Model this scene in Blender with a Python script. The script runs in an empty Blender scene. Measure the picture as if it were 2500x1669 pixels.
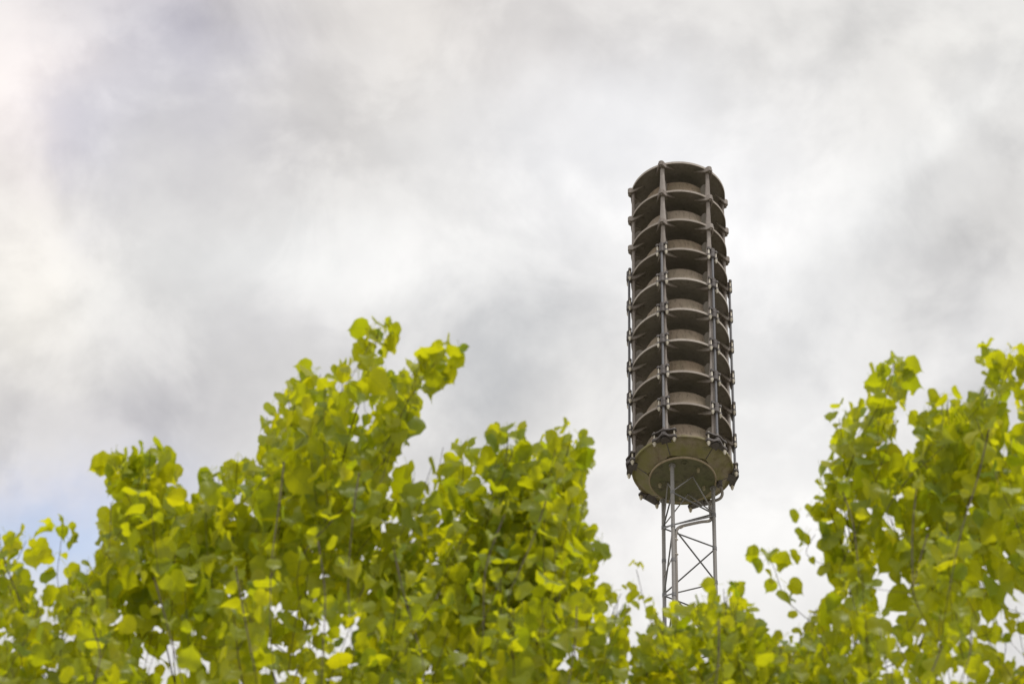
import bpy, math, random
from math import sin, cos, pi, radians
from mathutils import Vector, Matrix

SC = bpy.context.scene
COL = SC.collection

# ---------------------------------------------------------------- camera
PITCH, ROLL = 0.77212269, -0.0320398
F_PX, CX, CY = 8185.7, 1250.0, 834.5
EYE = Vector((0, 0, 1.6))
_r0 = Vector((1, 0, 0)); _u0 = Vector((0, -sin(PITCH), cos(PITCH))); FWD = Vector((0, cos(PITCH), sin(PITCH)))
RIGHT = _r0 * cos(ROLL) - _u0 * sin(ROLL)
UP = _r0 * sin(ROLL) + _u0 * cos(ROLL)
cam_data = bpy.data.cameras.new('camera')
cam = bpy.data.objects.new('camera', cam_data); COL.objects.link(cam)
m = Matrix((RIGHT, UP, -FWD)).transposed().to_4x4(); m.translation = EYE
cam.matrix_world = m
cam_data.sensor_width = 36; cam_data.lens = F_PX / 2500 * 36
cam_data.clip_start = 0.1; cam_data.clip_end = 6000
cam_data.dof.use_dof = True
cam_data.dof.focus_distance = 29.5
cam_data.dof.aperture_fstop = 6.3
SC.camera = cam

def direction(px, py):
    """world direction of a spot of the view, used to aim clouds and shoots"""
    return (FWD + RIGHT * ((px - CX) / F_PX) + UP * ((CY - py) / F_PX)).normalized()
def project(p):
    v = p - EYE; d = v.dot(FWD)
    return CX + F_PX * v.dot(RIGHT) / d, CY - F_PX * v.dot(UP) / d

# ---------------------------------------------------------------- colour management
SC.view_settings.view_transform = 'Standard'; SC.view_settings.look = 'None'
SC.view_settings.exposure = 0.4; SC.view_settings.gamma = 1.0
SC.cycles.max_bounces = 12; SC.cycles.transmission_bounces = 12; SC.cycles.diffuse_bounces = 8
SC.cycles.use_denoising = True

# ---------------------------------------------------------------- sky
SUN_EL, SUN_AZ = radians(68), radians(140)      # azimuth from +Y towards +X
world = bpy.data.worlds.new('World'); SC.world = world; world.use_nodes = True
nt = world.node_tree; nt.nodes.clear()
def N(t, **kw):
    n = nt.nodes.new(t)
    for k, v in kw.items(): setattr(n, k, v)
    return n
def L(a, b): nt.links.new(a, b)
def setin(sock, v):
    if hasattr(v, 'links') or hasattr(v, 'is_linked'): L(v, sock)
    else: sock.default_value = v
def M(op, a, b=None, c=None):
    n = N('ShaderNodeMath', operation=op); setin(n.inputs[0], a)
    if b is not None: setin(n.inputs[1], b)
    if c is not None: setin(n.inputs[2], c)
    return n.outputs[0]
def VM(op, a, b=None, out=0):
    n = N('ShaderNodeVectorMath', operation=op); setin(n.inputs[0], a)
    if b is not None: setin(n.inputs[1], b)
    return n.outputs[out]
sky = N('ShaderNodeTexSky', sky_type='NISHITA', sun_disc=False)
sky.sun_elevation = SUN_EL; sky.sun_rotation = SUN_AZ
bg_sky = N('ShaderNodeBackground'); bg_sky.inputs[1].default_value = 0.1
L(sky.outputs[0], bg_sky.inputs[0])
tc = N('ShaderNodeTexCoord')
d0 = VM('NORMALIZE', tc.outputs['Generated'])
def noise(vec, scale, detail, rough, dist=0.0, out='Fac'):
    n = N('ShaderNodeTexNoise'); L(vec, n.inputs['Vector'])
    n.inputs['Scale'].default_value = scale; n.inputs['Detail'].default_value = detail
    n.inputs['Roughness'].default_value = rough; n.inputs['Distortion'].default_value = dist
    return n.outputs[out]
w1 = VM('SUBTRACT', noise(d0, 12, 8, .58, 0, 'Color'), (.5, .5, .5))
w1s = N('ShaderNodeVectorMath', operation='SCALE'); L(w1, w1s.inputs[0]); w1s.inputs[3].default_value = .07
dw = VM('ADD', d0, w1s.outputs[0])
# cloud banks: (px, py, half width, half height, tilt deg, r, g, b added)  - placed as directions on the sky
BANKS = [
    (40, 190, 170, 260, 0, .07, .03, .03),
    (400, 150, 230, 280, 35, -.16, -.155, -.09),
    (190, 370, 110, 130, 20, -.08, -.07, -.02),
    (1050, 90, 680, 170, -5, -.12, -.135, -.145),
    (700, 330, 330, 160, 10, -.035, -.04, -.045),
    (1420, 330, 430, 260, -25, .13, .135, .15),
    (1800, 520, 380, 330, -30, .075, .08, .09),
    (620, 640, 300, 120, 0, .035, .04, .04),
    (50, 700, 190, 330, 0, .06, .045, .015),
    (950, 640, 360, 130, 8, .06, .065, .07),
    (1200, 850, 240, 180, 35, -.17, -.155, -.135),
    (760, 820, 260, 90, 0, -.03, -.03, -.02),
    (320, 1050, 420, 130, 0, -.125, -.125, -.10),
    (150, 1330, 260, 100, -8, -.24, -.145, .03),
    (300, 1220, 330, 80, 0, -.12, -.10, -.035),
    (60, 1180, 200, 60, 0, .0, .0, .02),
    (1930, 1150, 330, 350, 0, .09, .095, .10),
    (2080, 640, 460, 110, 40, -.11, -.105, -.10),
    (2440, 820, 170, 260, 10, -.085, -.08, -.07),
    (2250, 120, 420, 160, 0, .0, .0, -.005),
    (2200, 420, 300, 60, 40, .055, .06, .06),
    (2420, 560, 200, 70, 35, -.09, -.09, -.09),
    (2330, 850, 160, 70, 30, .07, .07, .07),
    (1560, 1280, 160, 160, 0, -.02, -.02, -.01),
]
acc = None
for (px, py, hw, hh, tilt, r, g, b) in BANKS:
    c = direction(px, py); t = radians(tilt)
    e1 = RIGHT * cos(t) + UP * sin(t); e2 = -RIGHT * sin(t) + UP * cos(t)
    rel = VM('SUBTRACT', dw, tuple(c))
    a = M('MULTIPLY', VM('DOT_PRODUCT', rel, tuple(e1), 1), F_PX / hw)
    bb = M('MULTIPLY', VM('DOT_PRODUCT', rel, tuple(e2), 1), F_PX / hh)
    q = M('ADD', M('MULTIPLY', a, a), M('MULTIPLY', bb, bb))
    gss = M('POWER', 2.71828, M('MULTIPLY', q, -0.9))
    s = N('ShaderNodeVectorMath', operation='SCALE'); s.inputs[0].default_value = (r, g, b); L(gss, s.inputs[3])
    acc = s.outputs[0] if acc is None else VM('ADD', acc, s.outputs[0])
n_big = M('SUBTRACT', noise(d0, 13, 8, .55, .25), .5)
n_fine = M('SUBTRACT', noise(VM('ADD', d0, (3.1, 1.7, .3)), 46, 8, .52, .15), .5)
n_mid = M('SUBTRACT', N('ShaderNodeMapRange').outputs[0], .5)
mr = n_mid.node.inputs[0].links[0].from_node; mr.interpolation_type = 'SMOOTHSTEP'
L(noise(VM('ADD', d0, (7.3, .4, 2.2)), 21, 9, .56, .35), mr.inputs[0]); mr.inputs[1].default_value = .41; mr.inputs[2].default_value = .59
n_all = M('ADD', M('ADD', M('MULTIPLY', n_big, .42), M('MULTIPLY', n_mid, .10)), M('MULTIPLY', n_fine, .16))
comb = N('ShaderNodeCombineXYZ'); L(n_all, comb.inputs[0]); L(M('MULTIPLY', n_all, .97), comb.inputs[1]); L(M('MULTIPLY', n_all, .9), comb.inputs[2])
cloud = VM('ADD', VM('ADD', (.70, .686, .668), acc), comb.outputs[0])
cloud = VM('MINIMUM', VM('MAXIMUM', cloud, (.2, .25, .3)), (.93, .93, .93))
bg_cloud = N('ShaderNodeBackground'); L(cloud, bg_cloud.inputs[0]); bg_cloud.inputs[1].default_value = .89
mix = N('ShaderNodeMixShader'); mix.inputs[0].default_value = .96
L(bg_sky.outputs[0], mix.inputs[1]); L(bg_cloud.outputs[0], mix.inputs[2])
wout = N('ShaderNodeOutputWorld'); L(mix.outputs[0], wout.inputs[0])

# ---------------------------------------------------------------- sun behind the overcast
sd = bpy.data.lights.new('sun', 'SUN'); sd.energy = 1.5; sd.angle = radians(10); sd.color = (1, .96, .9)
sun = bpy.data.objects.new('sun', sd); COL.objects.link(sun)
to_sun = Vector((sin(SUN_AZ) * cos(SUN_EL), cos(SUN_AZ) * cos(SUN_EL), sin(SUN_EL)))
sun.rotation_euler = (-to_sun).to_track_quat('-Z', 'Y').to_euler()

# ================================================================ materials
def new_mat(name):
    global nt
    mt = bpy.data.materials.new(name); mt.use_nodes = True
    nt = mt.node_tree; nt.nodes.clear()
    return mt
def ramp(fac, stops):
    n = N('ShaderNodeValToRGB'); L(fac, n.inputs[0])
    el = n.color_ramp.elements
    while len(el) < len(stops): el.new(.5)
    for e, (p, c) in zip(el, stops):
        e.position = p; e.color = (*c, 1)
    return n.outputs[0]
def mixc(fac, a, b, mode='MIX'):
    n = N('ShaderNodeMix', data_type='RGBA', blend_type=mode)
    setin(n.inputs[0], fac)
    for i, v in ((6, a), (7, b)):
        if isinstance(v, tuple): n.inputs[i].default_value = (*v, 1)
        else: L(v, n.inputs[i])
    return n.outputs[2]
def stretch(vec, s):
    n = N('ShaderNodeMapping'); L(vec, n.inputs[0]); n.inputs['Scale'].default_value = s
    return n.outputs[0]
def weathered(name, dark, light, stain, rough=.75, metal=0., streak=(30, 30, 5), fine=120, bump=.15, spec=.4, streak_amt=.5, moss=None, moss_amt=.5):
    mt = new_mat(name)
    pos = N('ShaderNodeTexCoord').outputs['Object']
    base = ramp(noise(pos, fine, 4, .6), [(.3, dark), (.72, light)])
    st = noise(stretch(pos, streak), 1, 6, .65, .4)
    base = mixc(M('MULTIPLY', ramp(st, [(.5, (0, 0, 0)), (.68, (1, 1, 1))]), streak_amt), base, stain)
    if moss:
        mm = noise(VM('ADD', pos, (4.4, 2.2, 9)), 6, 6, .65)
        base = mixc(M('MULTIPLY', ramp(mm, [(.38, (0, 0, 0)), (.62, (1, 1, 1))]), moss_amt), base, moss)
    vary = N('ShaderNodeObjectInfo').outputs['Random']      # every casting has weathered a little differently
    hsv = N('ShaderNodeHueSaturation'); L(base, hsv.inputs['Color']); L(M('MULTIPLY_ADD', vary, .36, .80), hsv.inputs['Value']); L(M('MULTIPLY_ADD', vary, -.3, 1.15), hsv.inputs['Saturation'])
    base = hsv.outputs[0]
    p = N('ShaderNodeBsdfPrincipled'); L(base, p.inputs['Base Color'])
    p.inputs['Metallic'].default_value = metal; p.inputs['Specular IOR Level'].default_value = spec
    rr = M('MULTIPLY_ADD', noise(pos, 40, 4, .6), .25, rough - .12); L(rr, p.inputs['Roughness'])
    bp = N('ShaderNodeBump'); bp.inputs['Strength'].default_value = bump; bp.inputs['Distance'].default_value = .004
    L(noise(pos, fine * 1.6, 4, .65), bp.inputs['Height']); L(bp.outputs[0], p.inputs['Normal'])
    o = N('ShaderNodeOutputMaterial'); L(p.outputs[0], o.inputs[0])
    return mt
MAT = {}
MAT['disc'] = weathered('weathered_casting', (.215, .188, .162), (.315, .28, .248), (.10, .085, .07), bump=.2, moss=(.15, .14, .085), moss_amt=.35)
MAT['rim'] = weathered('pale_rim', (.40, .35, .31), (.54, .48, .43), (.28, .23, .19), streak_amt=.35)  # disc edge band, paler than the rest of the disc
MAT['rust_rim'] = weathered('plate_edge', (.36, .285, .19), (.50, .41, .29), (.25, .19, .10), streak_amt=.4)
MAT['old_bolt'] = weathered('old_bolt', (.34, .29, .17), (.48, .42, .27), (.2, .16, .09), rough=.6)
MAT['dome'] = weathered('streaked_dome', (.25, .185, .13), (.37, .29, .215), (.10, .07, .05), streak=(46, 46, 6), bump=.25, streak_amt=.75, moss=(.24, .22, .14), moss_amt=.3)
MAT['strut'] = weathered('strut_casting', (.28, .24, .215), (.40, .355, .325), (.22, .185, .16), streak_amt=.4)
MAT['clamp'] = weathered('dark_clamp_casting', (.095, .083, .082), (.165, .145, .142), (.085, .06, .045), rough=.6, streak=(25, 25, 12), streak_amt=.45)
MAT['rod'] = weathered('grey_tie_rod', (.12, .12, .135), (.21, .21, .23), (.11, .10, .10), rough=.5, metal=.2, streak=(60, 60, 6), spec=.5)
MAT['bolt'] = weathered('zinc_bolt', (.62, .56, .46), (.82, .77, .67), (.42, .33, .2), rough=.42, metal=.25, streak=(90, 90, 30), streak_amt=.35)
MAT['base'] = weathered('mossy_base', (.27, .22, .15), (.37, .31, .215), (.17, .125, .08), bump=.3, streak=(12, 12, 9), streak_amt=.8, moss=(.25, .235, .075), moss_amt=.85)
MAT['plate'] = weathered('mossy_plate', (.15, .135, .085), (.23, .21, .14), (.07, .062, .042), bump=.3, streak=(13, 13, 13), streak_amt=.8, moss=(.165, .175, .08), moss_amt=.7)
MAT['zinc'] = weathered('galvanised_tube', (.24, .225, .215), (.35, .335, .32), (.27, .24, .21), rough=.55, metal=.25, streak=(60, 60, 3), bump=.06, spec=.5, streak_amt=.45)
MAT['brace'] = weathered('galvanised_brace', (.16, .16, .165), (.25, .245, .25), (.19, .17, .15), rough=.55, metal=.25, bump=.06, spec=.5)
MAT['conduit'] = weathered('grey_conduit', (.27, .245, .22), (.36, .33, .30), (.24, .20, .16), rough=.6, streak=(40, 40, 6), bump=.05)
MAT['concrete'] = weathered('concrete', (.28, .27, .25), (.42, .41, .38), (.2, .19, .17), rough=.9, fine=40)

def bark():
    mt = new_mat('bark'); pos = N('ShaderNodeTexCoord').outputs['Object']
    c = ramp(noise(stretch(pos, (30, 30, 6)), 1, 5, .6), [(.3, (.032, .020, .018)), (.7, (.095, .058, .05))])
    p = N('ShaderNodeBsdfPrincipled'); L(c, p.inputs['Base Color']); p.inputs['Roughness'].default_value = .8
    bp = N('ShaderNodeBump'); bp.inputs['Strength'].default_value = .4; bp.inputs['Distance'].default_value = .01
    L(noise(stretch(pos, (60, 60, 9)), 1, 5, .6), bp.inputs['Height']); L(bp.outputs[0], p.inputs['Normal'])
    o = N('ShaderNodeOutputMaterial'); L(p.outputs[0], o.inputs[0]); return mt
MAT['bark'] = bark()

def leaf_mat():
    mt = new_mat('lime_leaf')
    tone = N('ShaderNodeAttribute', attribute_name='leaf_tone').outputs['Fac']
    uv = N('ShaderNodeUVMap').outputs[0]
    sep = N('ShaderNodeSeparateXYZ'); L(uv, sep.inputs[0])
    u, v = sep.outputs[0], sep.outputs[1]
    au = M('ABSOLUTE', M('SUBTRACT', u, .5))
    rib = M('LESS_THAN', au, .014)
    side = M('FRACT', M('MULTIPLY', M('SUBTRACT', v, M('MULTIPLY', au, .9)), 6.5))
    vein = M('MAXIMUM', rib, M('LESS_THAN', side, .10))
    refl = ramp(tone, [(0, (.17, .25, .05)), (.5, (.32, .385, .05)), (1, (.46, .47, .05))])
    tran = ramp(tone, [(0, (.46, .57, .008)), (.5, (.80, .80, .009)), (1, (1.0, .91, .011))])
    refl = mixc(M('MULTIPLY', vein, .35), refl, (.26, .32, .09))
    tran = mixc(M('MULTIPLY', vein, .30), tran, (.16, .22, .02))
    pos = N('ShaderNodeTexCoord').outputs['Object']
    tran = mixc(M('MULTIPLY', noise(pos, 60, 3, .5), .25), tran, (.52, .56, .008))
    p = N('ShaderNodeBsdfPrincipled'); L(refl, p.inputs['Base Color'])
    p.inputs['Roughness'].default_value = .42; p.inputs['Specular IOR Level'].default_value = .42
    bp = N('ShaderNodeBump'); bp.inputs['Strength'].default_value = .5; bp.inputs['Distance'].default_value = .002
    L(M('ADD', vein, noise(pos, 90, 2, .5)), bp.inputs['Height']); L(bp.outputs[0], p.inputs['Normal'])
    tr = N('ShaderNodeBsdfTranslucent'); L(tran, tr.inputs[0])
    mx = N('ShaderNodeMixShader'); mx.inputs[0].default_value = .60
    L(p.outputs[0], mx.inputs[1]); L(tr.outputs[0], mx.inputs[2])
    o = N('ShaderNodeOutputMaterial'); L(mx.outputs[0], o.inputs[0]); return mt
MAT['leaf'] = leaf_mat()

def grass_mat():
    mt = new_mat('gravel'); pos = N('ShaderNodeTexCoord').outputs['Object']
    c = ramp(noise(pos, .8, 8, .65), [(.3, (.17, .16, .13)), (.7, (.27, .25, .22))])
    c = mixc(M('MULTIPLY', noise(pos, 30, 4, .6), .5), c, (.14, .15, .09))
    p = N('ShaderNodeBsdfPrincipled'); L(c, p.inputs['Base Color']); p.inputs['Roughness'].default_value = .95
    o = N('ShaderNodeOutputMaterial'); L(p.outputs[0], o.inputs[0]); return mt
MAT['grass'] = grass_mat()

# ================================================================ mesh helpers
class MB:
    def __init__(s): s.v = []; s.f = []
    def add(s, vs, fs, T=None):
        o = len(s.v)
        s.v += [tuple(T @ Vector(p)) if T else tuple(p) for p in vs]
        s.f += [tuple(i + o for i in f) for f in fs]
    def box(s, sx, sy, sz, c=(0, 0, 0), T=None, bev=.12):
        """box with chamfered vertical edges"""
        b = min(sx, sy) * bev; x, y = sx / 2, sy / 2
        ring = [(-x + b, -y), (x - b, -y), (x, -y + b), (x, y - b), (x - b, y), (-x + b, y), (-x, y - b), (-x, -y + b)]
        s.prism(ring, c[2] - sz / 2, c[2] + sz / 2, (c[0], c[1]), T)
    def prism(s, ring, z0, z1, off=(0, 0), T=None):
        n = len(ring)
        vs = [(x + off[0], y + off[1], z0) for x, y in ring] + [(x + off[0], y + off[1], z1) for x, y in ring]
        fs = [tuple(range(n - 1, -1, -1)), tuple(range(n, 2 * n))] + [(i, (i + 1) % n, n + (i + 1) % n, n + i) for i in range(n)]
        s.add(vs, fs, T)
    def lathe(s, prof, n=48, T=None, close=False):
        vs = []; fs = []; k = len(prof)
        for i in range(n):
            a = 2 * pi * i / n
            vs += [(r * cos(a), r * sin(a), z) for r, z in prof]
        for i in range(n):
            j = (i + 1) % n
            for q in range(k if close else k - 1):
                q2 = (q + 1) % k
                fs.append((i * k + q, j * k + q, j * k + q2, i * k + q2))
        s.add(vs, fs, T)
    def tube(s, pts, rad, n=10, caps=True, T=None):
        pts = [Vector(p) for p in pts]; k = len(pts)
        rads = rad if isinstance(rad, (list, tuple)) else [rad] * k
        vs = []; prev = None
        for i, p in enumerate(pts):
            t = (pts[min(i + 1, k - 1)] - pts[max(i - 1, 0)]).normalized()
            if prev is None:
                a = t.orthogonal().normalized()
            else:
                a = (prev - t * prev.dot(t))
                a = a.normalized() if a.length > 1e-6 else t.orthogonal().normalized()
            prev = a; b = t.cross(a)
            vs += [tuple(p + (a * cos(2 * pi * j / n) + b * sin(2 * pi * j / n)) * rads[i]) for j in range(n)]
        fs = [(i * n + j, i * n + (j + 1) % n, (i + 1) * n + (j + 1) % n, (i + 1) * n + j) for i in range(k - 1) for j in range(n)]
        if caps: fs += [tuple(range(n - 1, -1, -1)), tuple(range((k - 1) * n, k * n))]
        s.add(vs, fs, T)
    def mesh(s, name, mat, smooth=35):
        me = bpy.data.meshes.new(name); me.from_pydata(s.v, [], s.f); me.validate()
        me.materials.append(mat)
        if smooth:
            me.polygons.foreach_set('use_smooth', [True] * len(me.polygons))
            me.set_sharp_from_angle(angle=radians(smooth))
        me.update(); return me
def link(name, data, parent=None, loc=(0, 0, 0), rz=0, label=None):
    o = bpy.data.objects.new(name, data); COL.objects.link(o)
    o.parent = parent; o.location = loc; o.rotation_euler = (0, 0, rz)
    if label: o['label'] = label
    return o
def thing(name, loc, label, cat, group=None):
    o = bpy.data.objects.new(name, None); COL.objects.link(o); o.location = loc; o.empty_display_size = .3
    o['label'] = label; o['category'] = cat
    if group: o['group'] = group
    return o
def smooth_path(pts, sub=6):
    P = [Vector(p) for p in pts]; out = []
    for i in range(len(P) - 1):
        p0 = P[max(i - 1, 0)]; p1 = P[i]; p2 = P[i + 1]; p3 = P[min(i + 2, len(P) - 1)]
        for k in range(sub):
            t = k / sub
            out.append(.5 * ((2 * p1) + (p2 - p0) * t + (2 * p0 - 5 * p1 + 4 * p2 - p3) * t * t + (3 * p1 - p0 - 3 * p2 + p3) * t ** 3))
    out.append(P[-1]); return out

# ================================================================ ground
g = MB(); seg = 64; rs = [0, 6, 20, 60, 200, 700, 2500]
vs = [(0, 0, 0)]; fs = []
for r in rs[1:]:
    vs += [(r * cos(2 * pi * i / seg), r * sin(2 * pi * i / seg), 0) for i in range(seg)]
fs += [(0, 1 + i, 1 + (i + 1) % seg) for i in range(seg)]
for k in range(len(rs) - 2):
    a = 1 + k * seg; b = a + seg
    fs += [(a + i, b + i, b + (i + 1) % seg, a + (i + 1) % seg) for i in range(seg)]
g.add(vs, fs)
ground = link('ground', g.mesh('ground', MAT['grass'], 0)); ground['kind'] = 'structure'

# ================================================================ siren
R = .45; H = .39044; ZB = 21.495395; SX, SY = 1.540633, 21.967434
A0 = -1.97764            # bearing of the front-left strut
siren = thing('warning_siren', (SX, SY, ZB - .14), 'tall brown cylindrical warning siren of stacked round horns on top of the lattice mast', 'siren')
Z0 = .14                 # siren empty sits at the mounting plate underside
AZ = [A0 + k * pi / 3 for k in range(6)]

# --- disc of a horn: rim band, concave underside, sloping upper side
def disc_mesh(lid=False):
    b = MB()
    under = [(.006, .125), (.07, .118), (.14, .092), (.21, .055), (.28, .030), (.34, .010), (.39, .0), (.428, -.006), (.439, -.010), (.4405, -.027), (.447, -.028), (R, -.026)]
    top = [(R, -.003), (.447, 0), (.43, .001), (.40, .012), (.37, .03)]
    top += [(.30, .05), (.2, .075), (.1, .13), (.006, .135)] if lid else [(.345, .04), (.33, .06), (.2, .13), (.006, .14)]
    b.lathe(under + top, 120)
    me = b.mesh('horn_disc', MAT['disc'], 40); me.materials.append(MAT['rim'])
    for p in me.polygons:      # the turned edge of the disc gets the paler rim material
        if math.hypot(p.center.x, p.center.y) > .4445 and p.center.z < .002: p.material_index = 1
    return me
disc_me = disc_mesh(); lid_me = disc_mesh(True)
# --- dome
b = MB()
b.lathe([(.385, .006), (.366, .03), (.357, .08), (.350, .125), (.342, .167), (.331, .208), (.315, .243), (.293, .271), (.262, .293), (.22, .308), (.17, .318), (.11, .324), (.05, .326), (.005, .327)], 96)
dome_me = b.mesh('dome', MAT['dome'], 60)
# --- strut with radial web (local: +x outward, origin at axis)
def strut_mesh():
    b = MB()
    zs = [0, .02, .06, .12, .18, .24, .30, .345, H - .028]
    wt = [.036, .033, .030, .0265, .0235, .021, .020, .021, .025]      # tangential half width
    wr = [.028, .024, .020, .017, .016, .016, .016, .018, .024]        # radial half depth
    rc = [.424, .426, .428, .430, .431, .431, .431, .430, .426]
    n = 14; vs = []; fs = []
    for z, a, c, r in zip(zs, wt, wr, rc):
        vs += [(r + c * cos(2 * pi * j / n), a * sin(2 * pi * j / n), z) for j in range(n)]
    for i in range(len(zs) - 1):
        fs += [(i * n + j, i * n + (j + 1) % n, (i + 1) * n + (j + 1) % n, (i + 1) * n + j) for j in range(n)]
    b.add(vs, fs)
    return b.mesh('strut', MAT['strut'], 50)
def web_mesh():
    b = MB()
    prof = [(.432, .002), (.430, .10), (.424, .16), (.413, .196), (.397, .218), (.378, .228), (.358, .228), (.34, .21), (.332, .16), (.332, .002)]
    th = [.014, .007, .006, .006, .006, .007, .008, .010, .014, .02]
    vs = [(r, -t, z) for (r, z), t in zip(prof, th)] + [(r, t, z) for (r, z), t in zip(prof, th)]
    k = len(prof)
    fs = [tuple(range(k)), tuple(range(2 * k - 1, k - 1, -1))] + [(i, k + i, k + (i + 1) % k, (i + 1) % k) for i in range(k)]
    b.add(vs, fs)
    return b.mesh('web', MAT['disc'], 60)
web_me = web_mesh()
strut_me = strut_mesh()
# --- V bracket under the rim : rounded lug and two tapering blades
def lug_ring(r0, w, ext, n=9):
    ring = [(r0, -w), ]
    for i in range(n):
        a = -pi / 2 + pi * i / (n - 1); ring.append((r0 + ext + w * .8 * cos(a), w * .8 * sin(a)))
    ring.append((r0, w)); return ring
def bracket_mesh(lug=True):
    b = MB()
    if lug:
        b.prism(lug_ring(.43, .034, .028), -.046, .006)
        b.prism([(.462 + .011 * cos(2 * pi * i / 12), .011 * sin(2 * pi * i / 12)) for i in range(12)], -.058, -.046)
    for sg in (-1, 1):
        ang = pi + sg * radians(31)
        dx, dy = cos(ang), sin(ang); nx, ny = -dy, dx
        o = (.474 if lug else .458, sg * -.019); Ln = .15
        st = [(0, .0075, -.058), (.03, .006, -.066), (.09, .004, -.048), (Ln, .001, -.022)]
        vs = []
        for s, t, z in st:
            for e, zz in ((-1, z), (1, z), (1, -.015), (-1, -.015)):
                vs.append((o[0] + dx * s + nx * t * e, o[1] + dy * s + ny * t * e, zz))
        fs = [(0, 1, 2, 3), (15, 14, 13, 12)]
        for i in range(3):
            for j in range(4): fs.append((i * 4 + j, (i + 1) * 4 + j, (i + 1) * 4 + (j + 1) % 4, i * 4 + (j + 1) % 4))
        b.add(vs, fs)
    return b.mesh('bracket', MAT['strut'], 40)
br_me = bracket_mesh(True); br2_me = bracket_mesh(False)
# --- clamp at rims 3..8 : sleeve round the tie rod and ears above and below the rim
RC = .474
def clamp_mesh():
    b = MB(); n = 18
    for (z0, z1, r) in ((-.052, -.002, .026), (.004, .052, .0245)):
        b.prism([(RC + r * cos(2 * pi * i / n), r * sin(2 * pi * i / n)) for i in range(n)], z0, z1)
    b.prism([(RC + .021 * cos(2 * pi * i / n), .021 * sin(2 * pi * i / n)) for i in range(n)], -.06, .058)
    for z0, z1 in ((-.052, -.036), (.036, .052)):
        for sg in (-1, 1):
            y = sg * .043
            b.prism([(RC - .013, sg * .012), (RC + .013, sg * .012), (RC + .0105, y), (RC - .0105, y)][::sg], z0, z1)
            b.prism([(RC + .0155 * cos(2 * pi * i / 14), y + .0155 * sin(2 * pi * i / 14)) for i in range(14)], z0 - .003, z1 + .004)
    b.box(.04, .036, .036, (.452, 0, -.022)); b.box(.036, .028, .03, (.448, 0, .018))
    return b.mesh('clamp', MAT['clamp'], 40)
clamp_me = clamp_mesh()
def bolt_mesh(Lu, Ld, r=.0078):
    b = MB()
    def cyl(z0, z1, rr, n=6): b.prism([(rr * cos(2 * pi * i / n), rr * sin(2 * pi * i / n)) for i in range(n)], z0, z1)
    cyl(-Ld, Lu, r * .92, 12); cyl(-Ld + .006, -Ld + .022, r * 1.75); cyl(-Ld + .022, -Ld + .027, r * 2.0, 16)
    b.lathe([(r * 1.2, -Ld + .006), (r * 1.05, -Ld - .006), (r * .5, -Ld - .012), (.0005, -Ld - .013)], 12)
    cyl(Lu - .003, Lu + .008, r * 1.5)
    return b.mesh('bolt', MAT['bolt'], 40)
bolt_me = bolt_mesh(.05, .082)

discs = []
for k in range(9):
    z = Z0 + (9 - k) * H
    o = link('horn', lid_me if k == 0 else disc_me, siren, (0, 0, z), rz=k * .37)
    if k == 0: o['label'] = 'topmost disc, plain lid of the stack'
    # undo the disc's own turn for the pieces standing on it
    rz = -k * .37
    if k > 0: link('dome', dome_me, o, (0, 0, 0), rz=1.1 * k)
    for a in AZ:
        if k > 0:
            link('strut', strut_me, o, (0, 0, 0), rz=a + rz); link('web', web_me, o, (0, 0, 0), rz=a + rz)
        link('bracket', br_me if k < 3 else br2_me, o, (0, 0, 0), rz=a + rz)
        if k >= 3:
            link('clamp', clamp_me, o, (0, 0, 0), rz=a + rz)
            for sg in (-1, 1):
                p = Matrix.Rotation(a + rz, 3, 'Z') @ Vector((RC, sg * .043, 0))
                link('bolt', bolt_me, o, p, rz=a + sg)
# --- tie rods outside the lower struts
b = MB(); b.tube([(0, 0, .03), (0, 0, 6 * H + .03)], .0115, 14); rod_me = b.mesh('tie_rod', MAT['rod'], 50)
for a in AZ:
    link('tie_rod', rod_me, siren, (RC * cos(a), RC * sin(a), Z0), rz=a)

# --- base housing : round rim narrowing to a six-sided neck, faceted underside
def base_mesh():
    b = MB(); n = 120
    prof = [(1.0, -.004, 0), (1.0, -.022, 0), (.985, -.026, 0), (.965, -.020, 0), (.955, -.022, .0)]
    vs = []
    rings = [(.355, .04), (.38, .02), (.40, .008), (.43, 0), (.446, 0), (R, -.004), (R, -.022), (.446, -.027), (.434, -.024), (.430, -.020)]
    for r, z in rings:
        vs += [(r * cos(2 * pi * i / n), r * sin(2 * pi * i / n), z) for i in range(n)]
    def hexr(a, rv):
        t = (a - A0) % (pi / 3) - pi / 6
        return rv * cos(pi / 6) / cos(t)
    for s, z in ((.03, -.024), (.25, -.045), (.5, -.066), (.75, -.086), (.97, -.101), (1.0, -.106)):
        for i in range(n):
            a = 2 * pi * i / n; r = .430 * (1 - s) + hexr(a, .318) * s
            vs.append((r * cos(a), r * sin(a), z))
    for rr, z in ((.31, -.100), (.24, -.100)):
        for i in range(n):
            a = 2 * pi * i / n; r = hexr(a, rr); vs.append((r * cos(a), r * sin(a), z))
    k = len(vs) // n
    fs = [(q * n + i, q * n + (i + 1) % n, (q + 1) * n + (i + 1) % n, (q + 1) * n + i) for q in range(k - 1) for i in range(n)]
    fs = [f[::-1] for f in fs]
    fs.append(tuple(range(n))); fs.append(tuple(range((k - 1) * n, k * n))[::-1])
    b.add(vs, fs)
    return b.mesh('base_housing', MAT['base'], 28)
base = link('base_housing', base_mesh(), siren, (0, 0, Z0), label='olive stained bottom housing with six flat panels')
b = MB(); b.tube([Vector((.428, 0, -.0245)), Vector((.374, 0, -.064)), Vector((.318, 0, -.1045))], .0042, 8)
seam_me = b.mesh('seam', MAT['clamp'], 40)
for a in AZ: link('seam', seam_me, base, (0, 0, 0), rz=a)
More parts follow.
